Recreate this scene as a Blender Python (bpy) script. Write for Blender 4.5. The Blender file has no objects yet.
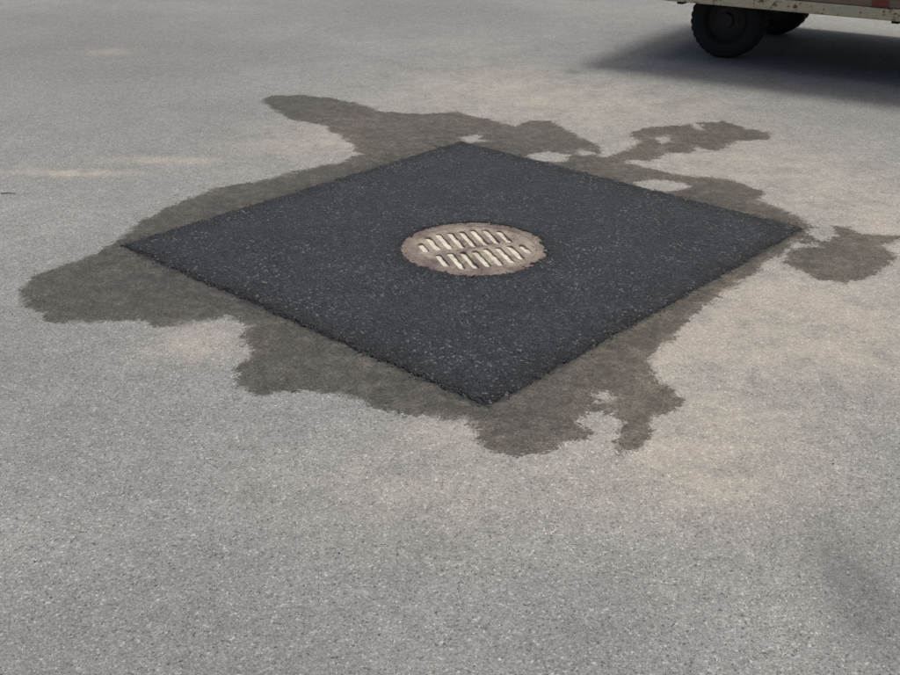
import bpy, bmesh, math, random
import numpy as np
from mathutils import Vector, Matrix, noise as mn
random.seed(7); np.random.seed(7)
sc=bpy.context.scene
COL=sc.collection

# ---------------------------------------------------------------- camera
H=1.6; PITCH=math.radians(26.15); F=1056.0
cd=bpy.data.cameras.new("camera"); cam=bpy.data.objects.new("camera",cd); COL.objects.link(cam)
cd.sensor_width=36; cd.lens=F/900*36; cd.clip_end=2000; cd.clip_start=0.05
cam.location=(0,0,H); cam.rotation_euler=(math.pi/2-PITCH,0,0)
sc.camera=cam
sp,cp=math.sin(PITCH),math.cos(PITCH)
def G(x,y,z=0):
    """survey: photo measurement -> metres on the ground"""
    u=(x-450)/F; v=(337.5-y)/F
    t=(H-z)/(sp-v*cp)
    return (u*t,(cp+v*sp)*t)

# ---------------------------------------------------------------- helpers
def link(o,parent=None):
    COL.objects.link(o)
    if parent: o.parent=parent
    return o
def empty(name,loc=(0,0,0),rz=0):
    e=bpy.data.objects.new(name,None); e.location=loc; e.rotation_euler=(0,0,rz); e.empty_display_size=.2
    return link(e)
class NT:
    def __init__(s,name):
        s.m=bpy.data.materials.new(name); s.m.use_nodes=True
        s.t=s.m.node_tree; s.b=s.t.nodes['Principled BSDF']
        s.tc=s.n('ShaderNodeTexCoord')
    def n(s,k,**kw):
        nd=s.t.nodes.new(k)
        for a,b in kw.items(): setattr(nd,a,b)
        return nd
    def put(s,sock,v):
        if isinstance(v,bpy.types.NodeSocket): s.t.links.new(v,sock)
        elif isinstance(v,tuple) and len(v)==3 and sock.type=='RGBA': sock.default_value=(*v,1)
        else: sock.default_value=v
    def noise(s,scale,detail=4,rough=.55,vec=None,dist=0):
        n=s.n('ShaderNodeTexNoise'); s.put(n.inputs['Vector'],vec or s.tc.outputs['Object'])
        n.inputs['Scale'].default_value=scale; n.inputs['Detail'].default_value=detail
        n.inputs['Roughness'].default_value=rough; n.inputs['Distortion'].default_value=dist
        return n.outputs['Fac']
    def voro(s,scale,vec=None,feature='F1',rnd=1):
        n=s.n('ShaderNodeTexVoronoi',feature=feature); s.put(n.inputs['Vector'],vec or s.tc.outputs['Object'])
        n.inputs['Scale'].default_value=scale; n.inputs['Randomness'].default_value=rnd
        return n
    def math(s,op,a,b=0,c=0,clamp=False):
        n=s.n('ShaderNodeMath',operation=op,use_clamp=clamp)
        s.put(n.inputs[0],a); s.put(n.inputs[1],b); s.put(n.inputs[2],c); return n.outputs[0]
    def ss(s,v,a,b,lo=0,hi=1):
        n=s.n('ShaderNodeMapRange',interpolation_type='SMOOTHSTEP'); s.put(n.inputs[0],v)
        for i,q in enumerate((a,b,lo,hi)): s.put(n.inputs[i+1],q)
        return n.outputs[0]
    def lin(s,v,a,b,lo=0,hi=1):
        n=s.n('ShaderNodeMapRange'); s.put(n.inputs[0],v)
        for i,q in enumerate((a,b,lo,hi)): s.put(n.inputs[i+1],q)
        return n.outputs[0]
    def mix(s,f,a,b,mode='MIX'):
        n=s.n('ShaderNodeMix',data_type='RGBA',blend_type=mode)
        s.put(n.inputs[0],f); s.put(n.inputs[6],a); s.put(n.inputs[7],b); return n.outputs[2]
    def attr(s,name):
        return s.n('ShaderNodeAttribute',attribute_name=name).outputs['Fac']
    def bump(s,h,strength,dist,normal=None):
        n=s.n('ShaderNodeBump'); s.put(n.inputs['Height'],h); n.inputs['Strength'].default_value=strength
        n.inputs['Distance'].default_value=dist
        if normal: s.put(n.inputs['Normal'],normal)
        return n.outputs[0]
    def out(s,color,rough,normal=None,metal=0,spec=None):
        s.put(s.b.inputs['Base Color'],color); s.put(s.b.inputs['Roughness'],rough); s.put(s.b.inputs['Metallic'],metal)
        if spec is not None: s.b.inputs['Specular IOR Level'].default_value=spec
        if normal: s.put(s.b.inputs['Normal'],normal)
        return s.m
def grey(v): return (v,v,v)

# ---------------------------------------------------------------- signed distance to polygons
def sdf(P,poly):
    poly=np.array(poly); A=poly; B=np.roll(poly,-1,0)
    d=np.full(len(P),1e9); inside=np.zeros(len(P),bool)
    for a,b in zip(A,B):
        e=b-a; w=P-a
        t=np.clip((w@e)/(e@e+1e-12),0,1)
        q=w-t[:,None]*e
        d=np.minimum(d,(q*q).sum(1))
        c=((a[1]<=P[:,1])!=(b[1]<=P[:,1]))
        with np.errstate(divide='ignore',invalid='ignore'):
            xi=a[0]+(P[:,1]-a[1])/(b[1]-a[1]+1e-15)*e[0]
        inside^=(c&(P[:,0]<xi))
    d=np.sqrt(d); return np.where(inside,-d,d)
def gp(l): return [G(*p) for p in l]

main=gp([(262,100),(272,96),(300,95),(330,98),(360,104),(385,112),(420,114),(455,112),(490,120),(515,126),(530,121),(552,121),(565,130),(590,141),(603,147),
(598,156),(622,163),(645,167),(668,173),(700,176),(735,180),(760,191),(764,203),(790,212),(814,226),(808,236),
(790,247),(764,264),(735,285),(706,304),(686,322),(674,340),(655,350),(648,363),(652,378),(668,388),(681,399),(668,411),(654,421),(649,434),(638,449),(620,453),(614,442),
(625,424),(612,413),(592,412),(574,420),(572,426),(590,428),(602,434),(577,442),(540,451),(515,455),(490,451),(474,440),(481,430),(455,420),(420,417),(385,410),
(350,399),(312,390),(290,389),(262,397),(241,386),(238,366),(255,350),(243,336),(248,325),(225,316),(200,320),(178,327),(160,326),(140,318),(110,321),(80,323),(56,323),(33,312),
(20,298),(24,285),(48,270),(75,261),(95,254),(118,240),(138,223),(175,204),(212,189),(250,183),(300,171),(340,162),(359,154),(347,140),(322,125),(292,119),(276,112)])
extra=[gp([(604,158),(625,150),(640,142),(628,133),(650,127),(690,125),(702,130),(698,123),(722,121),(745,128),(775,133),(765,140),(738,141),(715,151),(695,146),(690,153),(664,153),(650,161),(630,160),(618,170),(604,166)]),
 gp([(803,232),(812,238),(822,241),(838,236),(833,226),(850,227),(858,234),(888,235),(903,237),(884,246),(898,254),(892,264),(868,277),(842,283),(812,277),(785,263),(790,250),(800,246)])]
holes=[gp([(462,137),(480,134),(484,141),(470,143)]),gp([(528,155),(548,151),(572,155),(566,161),(540,161),(524,160)]),
 gp([(628,182),(650,179),(672,181),(692,187),(676,191),(648,192)]),gp([(588,392),(606,390),(610,397),(596,401)]),gp([(577,151),(590,151),(598,154),(585,156)]),
 gp([(806,240),(822,243),(824,248),(806,246)]),gp([(690,150),(705,152),(700,158),(684,160)]),gp([(655,138),(668,136),(672,141),(660,144)])]
patch_c=[G(122,246),G(461,142),G(803,229),G(487,407)]
GX,GY=G(474,249.5)

# ---------------------------------------------------------------- ground sheet
def coords(lo,hi,step,out,step2,far):
    a=list(np.arange(lo,hi,step))
    r=[];x=a[-1];s=step
    while x<far:
        if x<out[1]: s=min(s*1.25,step2)
        else: s*=1.4
        x+=s; r.append(x)
    l=[];x=a[0];s=step
    while x>-far:
        if x>out[0]: s=min(s*1.25,step2)
        else: s*=1.4
        x-=s; l.append(x)
    return np.array(l[::-1]+a+r)
xs=coords(-2.45,2.75,.011,(-7,8),.08,400)
ys=coords(2.35,6.5,.011,(-2,14),.08,400)
XX,YY=np.meshgrid(xs,ys); P=np.stack([XX.ravel(),YY.ravel()],1)
wet=sdf(P,main)
for e in extra: wet=np.minimum(wet,sdf(P,e))
for h in holes: wet=np.maximum(wet,-sdf(P,h))
pd=sdf(P,patch_c)
def blobs(lst):
    v=np.zeros(len(P))
    for (x,y,rx,ry,a) in lst:
        cx,cy=G(x,y); ex=abs(G(x+rx,y)[0]-cx); ey=abs(G(x,y-ry)[1]-cy)
        v+=a*np.exp(-((P[:,0]-cx)/ex)**2-((P[:,1]-cy)/ey)**2)
    return v
dust=blobs([(820,320,150,60,1.1),(640,330,110,70,.6),(870,215,90,40,.8),(600,105,160,28,.7),(330,140,90,22,.7),(205,345,62,18,.7),(720,165,130,30,.7),
 (440,435,60,16,.5),(430,490,140,50,.4),(700,440,120,60,.6),(60,172,60,3,.6),(165,160,50,3.5,1.0),(90,174,45,2.5,.9),(108,52,25,3,.7),(690,480,120,40,.4),(480,80,100,25,.35)])
soil_shade=blobs([(845,560,34,50,.8),(870,620,45,60,.7),(905,560,30,60,.4),(560,640,80,40,.4),(573,72,9,1.8,1.6),(330,680,120,40,.4),(60,640,170,70,.4),(60,60,260,50,.4),(20,330,60,60,.25),(850,120,90,20,.2),(450,10,260,18,.25)])  # dirt spots, plus lens vignette and top-edge dimming painted into the ground colour
rr=np.hypot(P[:,0]-GX,P[:,1]-GY)
Z=np.where(rr<.265,-.07,0.0)
nx,ny=len(xs),len(ys)
me=bpy.data.meshes.new("asphalt_ground")
V=np.column_stack([P,Z])
i=np.arange(nx*ny).reshape(ny,nx)
Fc=np.stack([i[:-1,:-1],i[:-1,1:],i[1:,1:],i[1:,:-1]],-1).reshape(-1,4)
me.vertices.add(len(V)); me.vertices.foreach_set('co',V.ravel())
me.loops.add(Fc.size); me.loops.foreach_set('vertex_index',Fc.ravel().astype(np.int32))
me.polygons.add(len(Fc)); me.polygons.foreach_set('loop_start',np.arange(0,Fc.size,4,dtype=np.int32))
me.update(calc_edges=True)
for nm,arr in (("wet",wet),("dust",dust),("soil_shade",soil_shade),("pd",pd)):
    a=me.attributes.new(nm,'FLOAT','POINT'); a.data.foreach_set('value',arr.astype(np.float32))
ground=link(bpy.data.objects.new("asphalt_ground",me))

def aggregate(k,sc1=170,sc2=420):
    v1=k.voro(sc1); v2=k.voro(sc2)
    def rnd(v):
        sep=k.n('ShaderNodeSeparateColor'); k.put(sep.inputs[0],v.outputs['Color']); return sep.outputs[0],sep.outputs[1]
    return v1,v2,rnd(v1),rnd(v2)

k=NT("old_asphalt")
v1,v2,(r1,r1b),(r2,r2b)=aggregate(k,200,480)
big=k.noise(.55,3,.6); mid=k.noise(4,4,.65); fine=k.noise(75,2,.7); mott=k.noise(17,3,.7)
val=k.lin(r2,0,1,.62,1.38)
val=k.math('MULTIPLY',val,k.lin(r1,0,1,.84,1.16))
lightstone=k.math('GREATER_THAN',r1b,.965)
darkstone=k.math('LESS_THAN',r1b,.06)
val=k.math('ADD',val,k.math('MULTIPLY',lightstone,.65))
val=k.math('SUBTRACT',val,k.math('MULTIPLY',darkstone,.40))
val=k.math('MULTIPLY',val,k.lin(mid,.25,.75,.90,1.10))
val=k.math('MULTIPLY',val,k.lin(mott,.25,.75,.87,1.13))
val=k.math('MULTIPLY',val,k.lin(big,.3,.7,.92,1.08))
val=k.math('MULTIPLY',val,k.lin(fine,.3,.7,.85,1.15))
base=k.mix(k.ss(big,.35,.65),(.221,.225,.216),(.237,.236,.223))
dn=k.math('MULTIPLY',k.attr('dust'),k.ss(k.math('ADD',k.math('MULTIPLY',mid,.6),k.math('MULTIPLY',mott,.4)),.33,.62,.45,1.25),clamp=True)
base=k.mix(dn,base,(.34,.315,.27))
val2=k.mix(k.math('MULTIPLY',dn,.38),val,(1.0,1.0,1.0))
base=k.mix(1,base,val2,'MULTIPLY')
so=k.math('MULTIPLY',k.attr('soil_shade'),k.ss(mid,.3,.65,.5,1.2),clamp=True)
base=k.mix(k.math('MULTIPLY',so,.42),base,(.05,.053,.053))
# wet stain mask: surveyed outline broken up by pores of the surface
w=k.attr('wet')
n8=k.noise(8,5,.75)
w=k.math('ADD',w,k.math('MULTIPLY',k.math('SUBTRACT',n8,.51),.15))
w=k.math('ADD',w,k.math('MULTIPLY',k.math('SUBTRACT',k.noise(45,3,.75),.5),.07))
w=k.math('ADD',w,k.math('MULTIPLY',k.math('SUBTRACT',r1,.5),.016))
soft=k.ss(mid,.45,.62,.005,.028)
wn=k.math('DIVIDE',w,soft)
wm=k.ss(wn,-1,1,1,0)
damp=k.ss(k.math('ADD',k.attr('pd'),k.math('MULTIPLY',mid,.16)),.03,.42,.0,1)
wetc=k.mix(damp,(.235,.223,.208),(.315,.297,.272))
wetc=k.mix(k.ss(mott,.40,.70,0,.6),wetc,(.45,.42,.375))
wetc=k.mix(k.ss(n8,.52,.68,0,.45),wetc,(.47,.44,.395))
wetc=k.mix(k.ss(w,-.05,-.002,0,.3),wetc,(.50,.465,.41))
wetc=k.mix(1,wetc,k.lin(r1,0,1,.82,1.18),'MULTIPLY')
col=k.mix(wm,base,k.mix(1,base,wetc,'MULTIPLY'))
# bitumen smear by the patch edge
e=k.math('ADD',k.attr('pd'),k.math('MULTIPLY',k.math('SUBTRACT',k.noise(26,4,.75),.5),.09))
col=k.mix(k.ss(e,.0,.022,.75,0),col,(.02,.021,.023))
hgt=k.math('ADD',k.math('MULTIPLY',v1.outputs['Distance'],-.7),k.math('MULTIPLY',r2,.35))
nrm=k.bump(hgt,.7,.003)
rough=k.mix(wm,grey(.9),grey(.65))
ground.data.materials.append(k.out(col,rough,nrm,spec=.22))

# ---------------------------------------------------------------- new asphalt patch (thin, slightly ragged edge)
pc=np.array(patch_c)
N=340
g=np.linspace(-.035,1.035,N)
S,T=np.meshgrid(g,g)
L,Tp,R,B=pc
Q=((1-S)*(1-T))[...,None]*L+((1-S)*T)[...,None]*Tp+(S*T)[...,None]*R+(S*(1-T))[...,None]*B
Q=Q.reshape(-1,2); d=sdf(Q,patch_c); r=np.hypot(Q[:,0]-GX,Q[:,1]-GY)
z=np.empty(len(Q)); ed=np.empty(len(Q))
for j,(x,y) in enumerate(Q):
    n1=mn.noise((x*6,y*6,1)); n2=mn.noise((x*30,y*30,4)); n3=mn.noise((x*90,y*90,7)); n0=mn.noise((x*2.2,y*2.2,9))
    inn=-d[j]+.014*n1+.014*n2+.007*n3
    inn2=(r[j]-.283)+.020*n1+.026*n2+.010*n3
    a=max(0,min(1,(inn+.008)/.028)); a=a*(2-a)
    b=max(0,min(1,(inn2+.006)/.03)); b=b*b*(3-2*b)
    ee=min(-d[j],(r[j]-.285)*1.3)
    rough=1.0 if ee<.10 else max(.65,1-(ee-.10)*4)
    lip=.0045*math.exp(-((r[j]-.31)/.05)**2)+.002*math.exp(-((d[j]+.03)/.03)**2)
    z[j]=-.006+ (.0135+lip)*min(a,b)+(n3*.0024+n2*.0018)*rough*min(a,b)+n0*.001
    if r[j]<.252: z[j]=-.09
    ed[j]=ee
i=np.arange(N*N).reshape(N,N)
Fc=np.stack([i[:-1,:-1],i[1:,:-1],i[1:,1:],i[:-1,1:]],-1).reshape(-1,4)
keep=(r[Fc].min(1)>.252); Fc=Fc[keep][:, ::-1]
me=bpy.data.meshes.new("asphalt_patch")
me.from_pydata(np.column_stack([Q,z]).tolist(),[],Fc.tolist()); me.update()
a=me.attributes.new("edge",'FLOAT','POINT'); a.data.foreach_set('value',ed.astype(np.float32))
me.polygons.foreach_set('use_smooth',np.ones(len(me.polygons),bool))
patch=link(bpy.data.objects.new("asphalt_patch",me))
if me.polygons[0].normal.z<0: me.flip_normals()
k=NT("new_asphalt")
v1,v2,(r1,r1b),(r2,r2b)=aggregate(k,120,290)
mid=k.noise(3.5,4,.65); fine=k.noise(60,3,.75); streak=k.noise(11,4,.7)
ed_=k.math('ADD',k.attr('edge'),k.math('MULTIPLY',k.math('SUBTRACT',k.noise(9,5,.75),.5),.20))
inner=k.ss(ed_,-.01,.15)
base=k.mix(inner,(.0085,.0092,.0105),(.019,.0245,.032))
base=k.mix(k.ss(streak,.45,.7,0,.55),base,(.032,.036,.041))
val=k.math('MULTIPLY',k.lin(r2,0,1,.2,1.8),k.lin(r1,0,1,.45,1.55))
val=k.math('MULTIPLY',val,k.lin(mid,.25,.75,.72,1.28)); val=k.math('MULTIPLY',val,k.lin(fine,.25,.75,.6,1.4))
base=k.mix(1,base,val,'MULTIPLY')
glint=k.math('MULTIPLY',k.math('GREATER_THAN',r1b,.935),k.ss(k.noise(5,3,.6),.36,.65,.25,1))
base=k.mix(glint,base,(.14,.14,.135))
hgt=k.math('ADD',k.math('MULTIPLY',v1.outputs['Distance'],-1.0),k.math('MULTIPLY',r1,.5))
me.materials.append(k.out(base,.68,k.bump(hgt,1,.009),spec=.4))

# ---------------------------------------------------------------- drain grate
ang=math.atan2(.31,.95)
drain=empty("storm_drain_grate",(GX,GY,-.005),ang)
def curve_plate(name,outer,holes_,ext,bevel,z,mat):
    cu=bpy.data.curves.new(name,'CURVE'); cu.dimensions='2D'; cu.fill_mode='BOTH'; cu.extrude=ext; cu.bevel_depth=bevel; cu.bevel_resolution=1
    for pts in [outer]+holes_:
        s=cu.splines.new('POLY'); s.points.add(len(pts)-1); s.use_cyclic_u=True
        for p_,c in zip(s.points,pts): p_.co=(c[0],c[1],0,1)
    tmp=bpy.data.objects.new(name+"_t",cu); COL.objects.link(tmp)
    dg=bpy.context.evaluated_depsgraph_get()
    m=bpy.data.meshes.new_from_object(tmp.evaluated_get(dg)); bpy.data.objects.remove(tmp)
    m.materials.clear(); m.materials.append(mat)
    o=bpy.data.objects.new(name,m); o.location=(0,0,z); link(o,drain); return o
def circ(r,n=96,wob=0): return [(r*math.cos(2*math.pi*i/n),r*math.sin(2*math.pi*i/n)) for i in range(n)]
def slot(x,y0,y1,w):
    pts=[]
    for i in range(7):
        a_=math.pi*i/6; pts.append((x+w/2*math.cos(a_),y1-w/2+w/2*math.sin(a_)))
    for i in range(7):
        a_=math.pi+math.pi*i/6; pts.append((x+w/2*math.cos(a_),y0+w/2+w/2*math.sin(a_)))
    return pts[::-1]
k=NT("rusty_cast_iron")
n1=k.noise(14,5,.7); n2=k.noise(60,4,.75); n3=k.noise(6,5,.75)
geo=k.n('ShaderNodeVectorMath',operation='LENGTH'); k.put(geo.inputs[0],k.tc.outputs['Object'])
rad=geo.outputs['Value']
c=k.mix(k.ss(n1,.38,.62),(.095,.068,.062),(.165,.128,.115))
worn=k.math('MULTIPLY',k.ss(rad,.21,.29,.85,.3),k.ss(k.math('ADD',k.math('MULTIPLY',n3,.6),k.math('MULTIPLY',n2,.4)),.42,.56))
c=k.mix(worn,c,(.36,.32,.25))
c=k.mix(k.ss(n2,.50,.66,.0,.8),c,(.05,.034,.028))
iron=k.out(c,.8,k.bump(k.math('ADD',n2,n1),.7,.005),metal=.0,spec=.3)
k=NT("pale_silt")
n1=k.noise(22,5,.7); n2=k.noise(140,3,.7)
c=k.mix(k.ss(n1,.35,.65),(.44,.40,.325),(.64,.60,.50)); c=k.mix(k.ss(n2,.5,.72,0,.5),c,(.2,.165,.13))
silt=k.out(c,.95,k.bump(k.math('ADD',n1,n2),.4,.004))
RP=.256
sl=[]
pitch=.052
for side in (1,-1):
    off=.010 if side>0 else -.010
    for i in range(-5,6):
        x=i*pitch+off; lim=math.sqrt(max(0,.238**2-x*x))
        lo=.014; hi=min(lim,.215)
        if hi-lo<.085: continue
        lo+=random.uniform(-.002,.006); hi-=random.uniform(0,.014)
        sl.append(slot(x,lo,hi,.031) if side>0 else slot(x,-hi,-lo,.031))
plate=curve_plate("grate_plate",circ(RP),sl,.008,.0025,.001,iron)
ring=curve_plate("frame_ring",circ(.300),[circ(.260)[::-1]],.010,.003,.0,iron)
# silt packed in the slots
bm=bmesh.new(); M=90
vs={}
for a_ in range(M+1):
    for b_ in range(M+1):
        x=-.27+.54*a_/M; y=-.27+.54*b_/M
        vs[a_,b_]=bm.verts.new((x,y,.0056+.006*mn.noise((x*26,y*26,3))-.009*abs(mn.noise((x*8,y*8,6)))))
for a_ in range(M):
    for b_ in range(M):
        if math.hypot(-.27+.54*(a_+.5)/M,-.27+.54*(b_+.5)/M)<.258:
            bm.faces.new((vs[a_,b_],vs[a_+1,b_],vs[a_+1,b_+1],vs[a_,b_+1]))
for v in [v for v in bm.verts if not v.link_faces]: bm.verts.remove(v)
m=bpy.data.meshes.new("silt_fill"); bm.to_mesh(m); m.materials.append(silt)
link(bpy.data.objects.new("silt_fill",m),drain)

# ---------------------------------------------------------------- loose grit
bm=bmesh.new()
def stone(x,y,s,mi,z=0):
    r0=bmesh.ops.create_icosphere(bm,subdivisions=1,radius=s)
    for v in r0['verts']:
        v.co=Vector((v.co.x*random.uniform(.7,1.2),v.co.y*random.uniform(.7,1.2),v.co.z*random.uniform(.5,.8)))+Vector((x,y,z+s*.3))
    for f in {f for v in r0['verts'] for f in v.link_faces}: f.material_index=mi
for q in range(850):
    i_=random.randrange(4); t=random.random(); a_,b_=pc[i_],pc[(i_+1)%4]
    p_=a_+(b_-a_)*t; nrm_=np.array([(b_-a_)[1],-(b_-a_)[0]]); nrm_/=np.linalg.norm(nrm_)
    dd=random.gauss(0,.010)+abs(random.gauss(0,.03))*(1 if random.random()<.25 else 0)
    cen=pc.mean(0)
    if np.dot(nrm_,p_-cen)<0: nrm_=-nrm_
    p_=p_+nrm_*dd
    stone(p_[0],p_[1],random.uniform(.0015,.0038),0,0.001 if dd<0 else 0)
for q in range(260):
    a_=random.uniform(0,2*math.pi); r_=.294+abs(random.gauss(0,.02))-.014*(random.random()<.3)
    stone(GX+r_*math.cos(a_),GY+r_*math.sin(a_),random.uniform(.002,.0042),0,.008)
for q in range(420):
    x,y=random.uniform(-3.5,4),random.uniform(1.4,9)
    if sdf(np.array([[x,y]]),patch_c)[0]<.05: continue
    stone(x,y,random.uniform(.0012,.0032),random.choice((0,1,1,2)))
m=bpy.data.meshes.new("loose_gravel"); bm.to_mesh(m); bm.free()
for nm,c in (("bitumen_grit",(.014,.015,.017)),("grey_grit",(.28,.27,.25)),("brown_grit",(.09,.07,.055))):
    k=NT(nm); m.materials.append(k.out(k.mix(k.noise(200,3),c,tuple(q*1.5 for q in c)),.85))
link(bpy.data.objects.new("loose_gravel",m))

# twigs lying on the pavement
for (px,py,ln,an) in ((9,194,.07,.1),(296,392,.03,.4)):
    x,y=G(px,py); bm=bmesh.new(); pv=None
    for s_ in range(7):
        t=s_/6; c_=Vector((x+ln*(t-.5)*math.cos(an),y+ln*(t-.5)*math.sin(an)+.006*math.sin(t*5),.004))
        rg=[bm.verts.new(c_+Vector((-math.sin(an)*math.cos(q*1.257)*.003,math.cos(an)*math.cos(q*1.257)*.003,math.sin(q*1.257)*.003))*(1-.5*t)) for q in range(5)]
        if pv:
            for q in range(5): bm.faces.new((pv[q],pv[(q+1)%5],rg[(q+1)%5],rg[q]))
        pv=rg
    m=bpy.data.meshes.new("twig"); bm.to_mesh(m); bm.free(); m.materials.append(bpy.data.materials["brown_grit"]); link(bpy.data.objects.new("twig",m))

# ---------------------------------------------------------------- old box truck
C0=G(646,-1,.42); C1=G(900,22,.42)
dv=Vector((C1[0]-C0[0],C1[1]-C0[1])).normalized()
truck=empty("old_box_truck",(C0[0],C0[1],0),math.atan2(dv.y,dv.x))
def mat_paint(name,c1,rustamt):
    k=NT(name); a_=k.noise(7,6,.7); b_=k.noise(38,5,.7); 
    c=k.mix(k.noise(2,3),c1,tuple(q*.82 for q in c1))
    c=k.mix(k.ss(b_,.35,.75,0,.35),c,(.25,.19,.12))
    m_=k.ss(k.math('ADD',k.math('MULTIPLY',a_,.6),k.math('MULTIPLY',b_,.4)),.60-rustamt,.64-rustamt)
    c=k.mix(m_,c,k.mix(b_,(.11,.055,.03),(.20,.11,.06)))
    return k.out(c,k.lin(m_,0,1,.5,.9),k.bump(k.math('ADD',b_,k.math('MULTIPLY',m_,.5)),.3,.004))
cream=mat_paint("weathered_cream_paint",(.70,.61,.40),.06)
cream2=mat_paint("cream_paint",(.60,.54,.40),.02)
brownp=mat_paint("grimy_brown_band",(.26,.18,.12),.03)
def simple(name,c,r,metal=0,bs=60,bst=.3):
    k=NT(name); n_=k.noise(bs,4,.7); return k.out(k.mix(n_,tuple(q*.75 for q in c),tuple(q*1.3 for q in c)),r,k.bump(n_,bst,.004),metal)
rub=simple("tyre_rubber",(.015,.015,.016),.85); chas=simple("dark_chassis",(.015,.014,.012),.8); rim=simple("wheel_steel",(.028,.026,.024),.7)
glass=simple("window_glass",(.02,.025,.03),.08,0,2,.0); redl=simple("red_reflector",(.22,.04,.03),.3,0,200,.2); chrome=simple("dull_metal",(.3,.3,.29),.45,.8)
amber=simple("amber_lens",(.6,.22,.02),.3,0,200,.2)
def box(name,a_,b_,mat,bev=.006,parent=truck):
    bm=bmesh.new(); bmesh.ops.create_cube(bm,size=1)
    for v in bm.verts: v.co=Vector([a_[i]+(b_[i]-a_[i])*(v.co[i]+.5) for i in range(3)])
    if bev: bmesh.ops.bevel(bm,geom=bm.edges[:],offset=bev,segments=2,affect='EDGES',profile=.5)
    m=bpy.data.meshes.new(name); bm.to_mesh(m); bm.free(); m.materials.append(mat)
    return link(bpy.data.objects.new(name,m),parent)
def prism(name,prof,y0,y1,mat,bev=.02):
    bm=bmesh.new(); vs=[bm.verts.new((p[0],y0,p[1])) for p in prof]; f=bm.faces.new(vs)
    r_=bmesh.ops.extrude_face_region(bm,geom=[f]); bmesh.ops.translate(bm,vec=(0,y1-y0,0),verts=[v for v in r_['geom'] if isinstance(v,bmesh.types.BMVert)])
    bmesh.ops.recalc_face_normals(bm,faces=bm.faces)
    bmesh.ops.bevel(bm,geom=bm.edges[:],offset=bev,segments=2,affect='EDGES',profile=.5)
    m=bpy.data.meshes.new(name); bm.to_mesh(m); bm.free(); m.materials.append(mat)
    return link(bpy.data.objects.new(name,m),truck)
W=2.05; LB=3.3; Z0=.42
HB=1.4
box("bed_sill",(0,0,Z0),(LB,.05,Z0+.075),cream,.008)
box("bed_sill_far",(0,W-.05,Z0),(LB,W,Z0+.075),cream,.008)
box("rear_sill",(0,.053,Z0),(.05,W-.053,Z0+.075),cream,.008)
box("rub_band",(.012,.014,Z0+.078),(LB,W-.014,Z0+.13),brownp,.004)
box("cargo_box",(.006,.006,Z0+.133),(LB,W-.006,Z0+HB),cream2,.03)
for q in range(9):
    x=.12+q*(LB-.24)/8
    box(f"side_rib_{q}",(x-.02,-.014,Z0+.2),(x+.02,.004,Z0+HB-.06),cream2,.005)
for q in range(14):
    x=.08+q*.24
    bm=bmesh.new(); bmesh.ops.create_uvsphere(bm,u_segments=8,v_segments=6,radius=.006)
    for v in bm.verts: v.co=Vector((v.co.x+x,v.co.y*.6-.001,v.co.z+Z0+.037))
    m=bpy.data.meshes.new("rivet"); bm.to_mesh(m); m.materials.append(brownp); link(bpy.data.objects.new(f"rivet_{q}",m),truck)
box("side_reflector",(1.58,-.004,Z0+.085),(1.68,.016,Z0+.122),redl,.004)
box("rear_door_left",(-.012,.12,Z0+.22),(.004,W/2-.01,Z0+HB-.1),cream2,.005)
box("rear_door_right",(-.012,W/2+.01,Z0+.22),(.004,W-.12,Z0+HB-.1),cream2,.005)
box("door_latch",(-.035,W/2-.03,Z0+.6),(-.014,W/2+.03,Z0+.85),chrome,.004)
box("tail_lamp_near",(-.03,.14,Z0+.085),(.01,.26,Z0+.125),redl,.006); box("tail_lamp_far",(-.03,W-.26,Z0+.085),(.01,W-.14,Z0+.125),redl,.006)
box("deck_underside",(.053,.053,Z0+.02),(LB,W-.053,Z0+.074),chas,0)
for y in (.62,W-.70): box("frame_rail",(.06,y,.36),(5.0,y+.08,Z0+.018),chas,.005)
for x in (.2,.9,1.7,2.5): box("cross_member",(x,.1,.39),(x+.05,W-.1,Z0+.017),chas,.004)
# cab
cabp=[(LB+.05,.44),(LB+2.0,.44),(LB+2.05,.95),(LB+1.45,1.12),(LB+1.05,1.78),(LB+.15,1.82),(LB+.05,1.7)]
prism("cab_body",cabp,.12,W-.12,cream2,.03)
sw=[(LB+.3,1.15),(LB+1.22,1.15),(LB+.98,1.66),(LB+.3,1.68)]
prism("side_window_near",sw,.112,.13,glass,.004); prism("side_window_far",sw,W-.13,W-.112,glass,.004)
ws=[(LB+1.475,1.13),(LB+1.49,1.14),(LB+1.10,1.77),(LB+1.085,1.76)]
prism("windscreen",ws,.22,W-.22,glass,.003)
box("front_bumper",(LB+2.03,.08,.38),(LB+2.14,W-.08,.52),chrome,.02)
box("front_grille",(LB+2.02,.55,.6),(LB+2.075,W-.55,.85),chas,.01)
for y in (.25,W-.43): box("headlamp",(LB+2.0,y,.64),(LB+2.085,y+.18,.82),chrome,.03)
box("turn_lamp",(LB+1.9,.10,.7),(LB+1.98,.125,.76),amber,.004)
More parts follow.
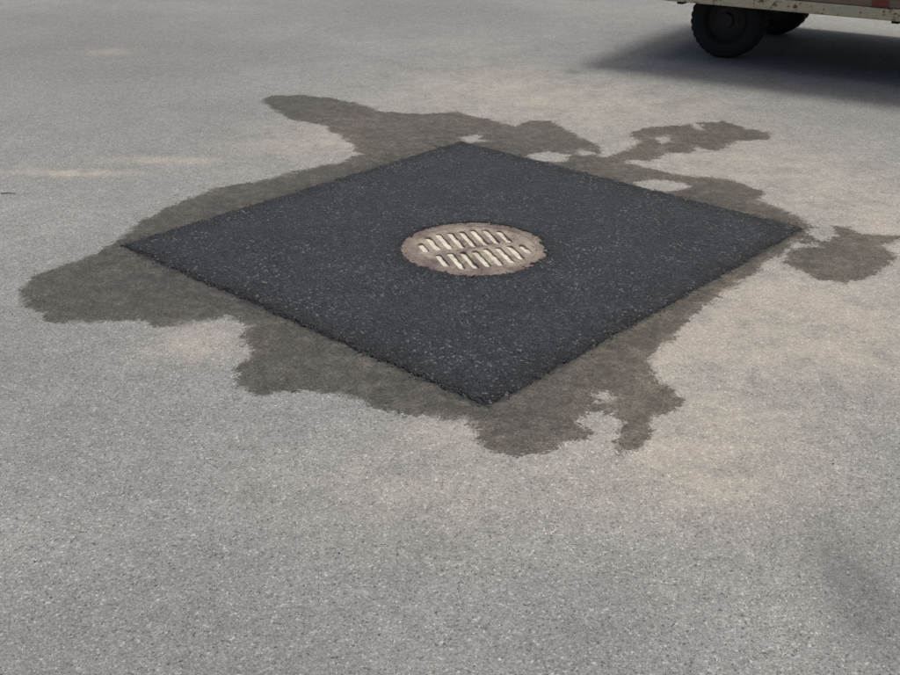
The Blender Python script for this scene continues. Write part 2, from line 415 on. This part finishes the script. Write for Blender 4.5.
# wheels (axis along local y)
def wheel(name,x,yo,sgn,R=.275,w=.21):
    e=bpy.data.objects.new(name,None); e.location=(x,yo,R-.003); link(e,truck)
    prof=[(R*.56,.03),(R*.62,.012),(R*.78,.0),(R*.91,.008),(R*.975,.022),(R,.042),(R*1.004,w*.5),(R,w-.042),(R*.975,w-.022),(R*.91,w-.008),(R*.78,w),(R*.62,w-.012),(R*.56,w-.03)]
    n=96; bm=bmesh.new(); rings=[]
    for s_ in range(n):
        row=[]
        for jj,(rr_,yy) in enumerate(prof):
            rv=rr_; th=2*math.pi*(s_+(.5 if jj in(5,7) else 0))/n
            if jj in(4,5,7,8) and s_%3==0: rv-=.009
            row.append(bm.verts.new((rv*math.cos(th),sgn*yy,rv*math.sin(th))))
        rings.append(row)
    for s_ in range(n):
        A_,B_=rings[s_],rings[(s_+1)%n]
        for jj in range(len(prof)): 
            j2=(jj+1)%len(prof); bm.faces.new((A_[jj],A_[j2],B_[j2],B_[jj]))
    bmesh.ops.recalc_face_normals(bm,faces=bm.faces)
    m=bpy.data.meshes.new("tyre"); bm.to_mesh(m); bm.free(); m.materials.append(rub); link(bpy.data.objects.new("tyre",m),e)
    prof=[(0,-.0+.02),(.05,.02),(.055,.045),(.09,.05),(.11,.035),(R*.54,.055),(R*.58,.02),(R*.58,w-.03),(0,w-.03)]
    n=32; bm=bmesh.new(); rings=[]
    for s_ in range(n):
        th=2*math.pi*s_/n; rings.append([bm.verts.new((rr_*math.cos(th),sgn*yy,rr_*math.sin(th))) for rr_,yy in prof])
    for s_ in range(n):
        A_,B_=rings[s_],rings[(s_+1)%n]
        for jj in range(len(prof)-1): bm.faces.new((A_[jj],A_[jj+1],B_[jj+1],B_[jj]))
    bmesh.ops.remove_doubles(bm,verts=bm.verts,dist=1e-5); bmesh.ops.recalc_face_normals(bm,faces=bm.faces)
    m=bpy.data.meshes.new("rim"); bm.to_mesh(m); bm.free(); m.materials.append(rim); link(bpy.data.objects.new("rim",m),e)
WX=.51
wheel("rear_wheel_near",WX,.28,1); wheel("rear_wheel_far",WX,W-.42,-1)
wheel("front_wheel_near",LB+1.3,.16,1); wheel("front_wheel_far",LB+1.3,W-.16,-1)
def tube(name,a_,b_,r_,mat):
    a_=Vector(a_);b_=Vector(b_); bm=bmesh.new(); bmesh.ops.create_cone(bm,cap_ends=True,segments=16,radius1=r_,radius2=r_,depth=(b_-a_).length)
    rot=(b_-a_).to_track_quat('Z','Y').to_matrix().to_4x4()
    bm.transform(Matrix.Translation((a_+b_)/2)@rot); m=bpy.data.meshes.new(name); bm.to_mesh(m); m.materials.append(mat); return link(bpy.data.objects.new(name,m),truck)
tube("rear_axle",(WX,.45,.27),(WX,W-.55,.27),.04,chas); tube("exhaust",(.0,.85,.33),(2.6,.85,.33),.03,chas)

# ---------------------------------------------------------------- light
el=math.radians(70); sd=Vector((.84,.54)).normalized()
az=math.atan2(sd.x,sd.y)
S3=Vector((sd.x*math.cos(el),sd.y*math.cos(el),math.sin(el)))
ld=bpy.data.lights.new("sun",'SUN'); ld.energy=2.4; ld.angle=math.radians(10); ld.color=(1,.98,.94)
lo=bpy.data.objects.new("sun",ld); link(lo); lo.rotation_euler=S3.to_track_quat('Z','Y').to_euler()
wd=bpy.data.worlds.new("World"); sc.world=wd; wd.use_nodes=True
nt=wd.node_tree; bg=nt.nodes['Background']; sk=nt.nodes.new('ShaderNodeTexSky'); sk.sky_type='NISHITA'; sk.sun_disc=False
sk.sun_elevation=el; sk.sun_rotation=az; sk.air_density=1; sk.dust_density=6; sk.ozone_density=.6
nt.links.new(sk.outputs[0],bg.inputs[0]); bg.inputs[1].default_value=.11
sc.view_settings.view_transform='Standard'; sc.view_settings.look='None'; sc.view_settings.exposure=0
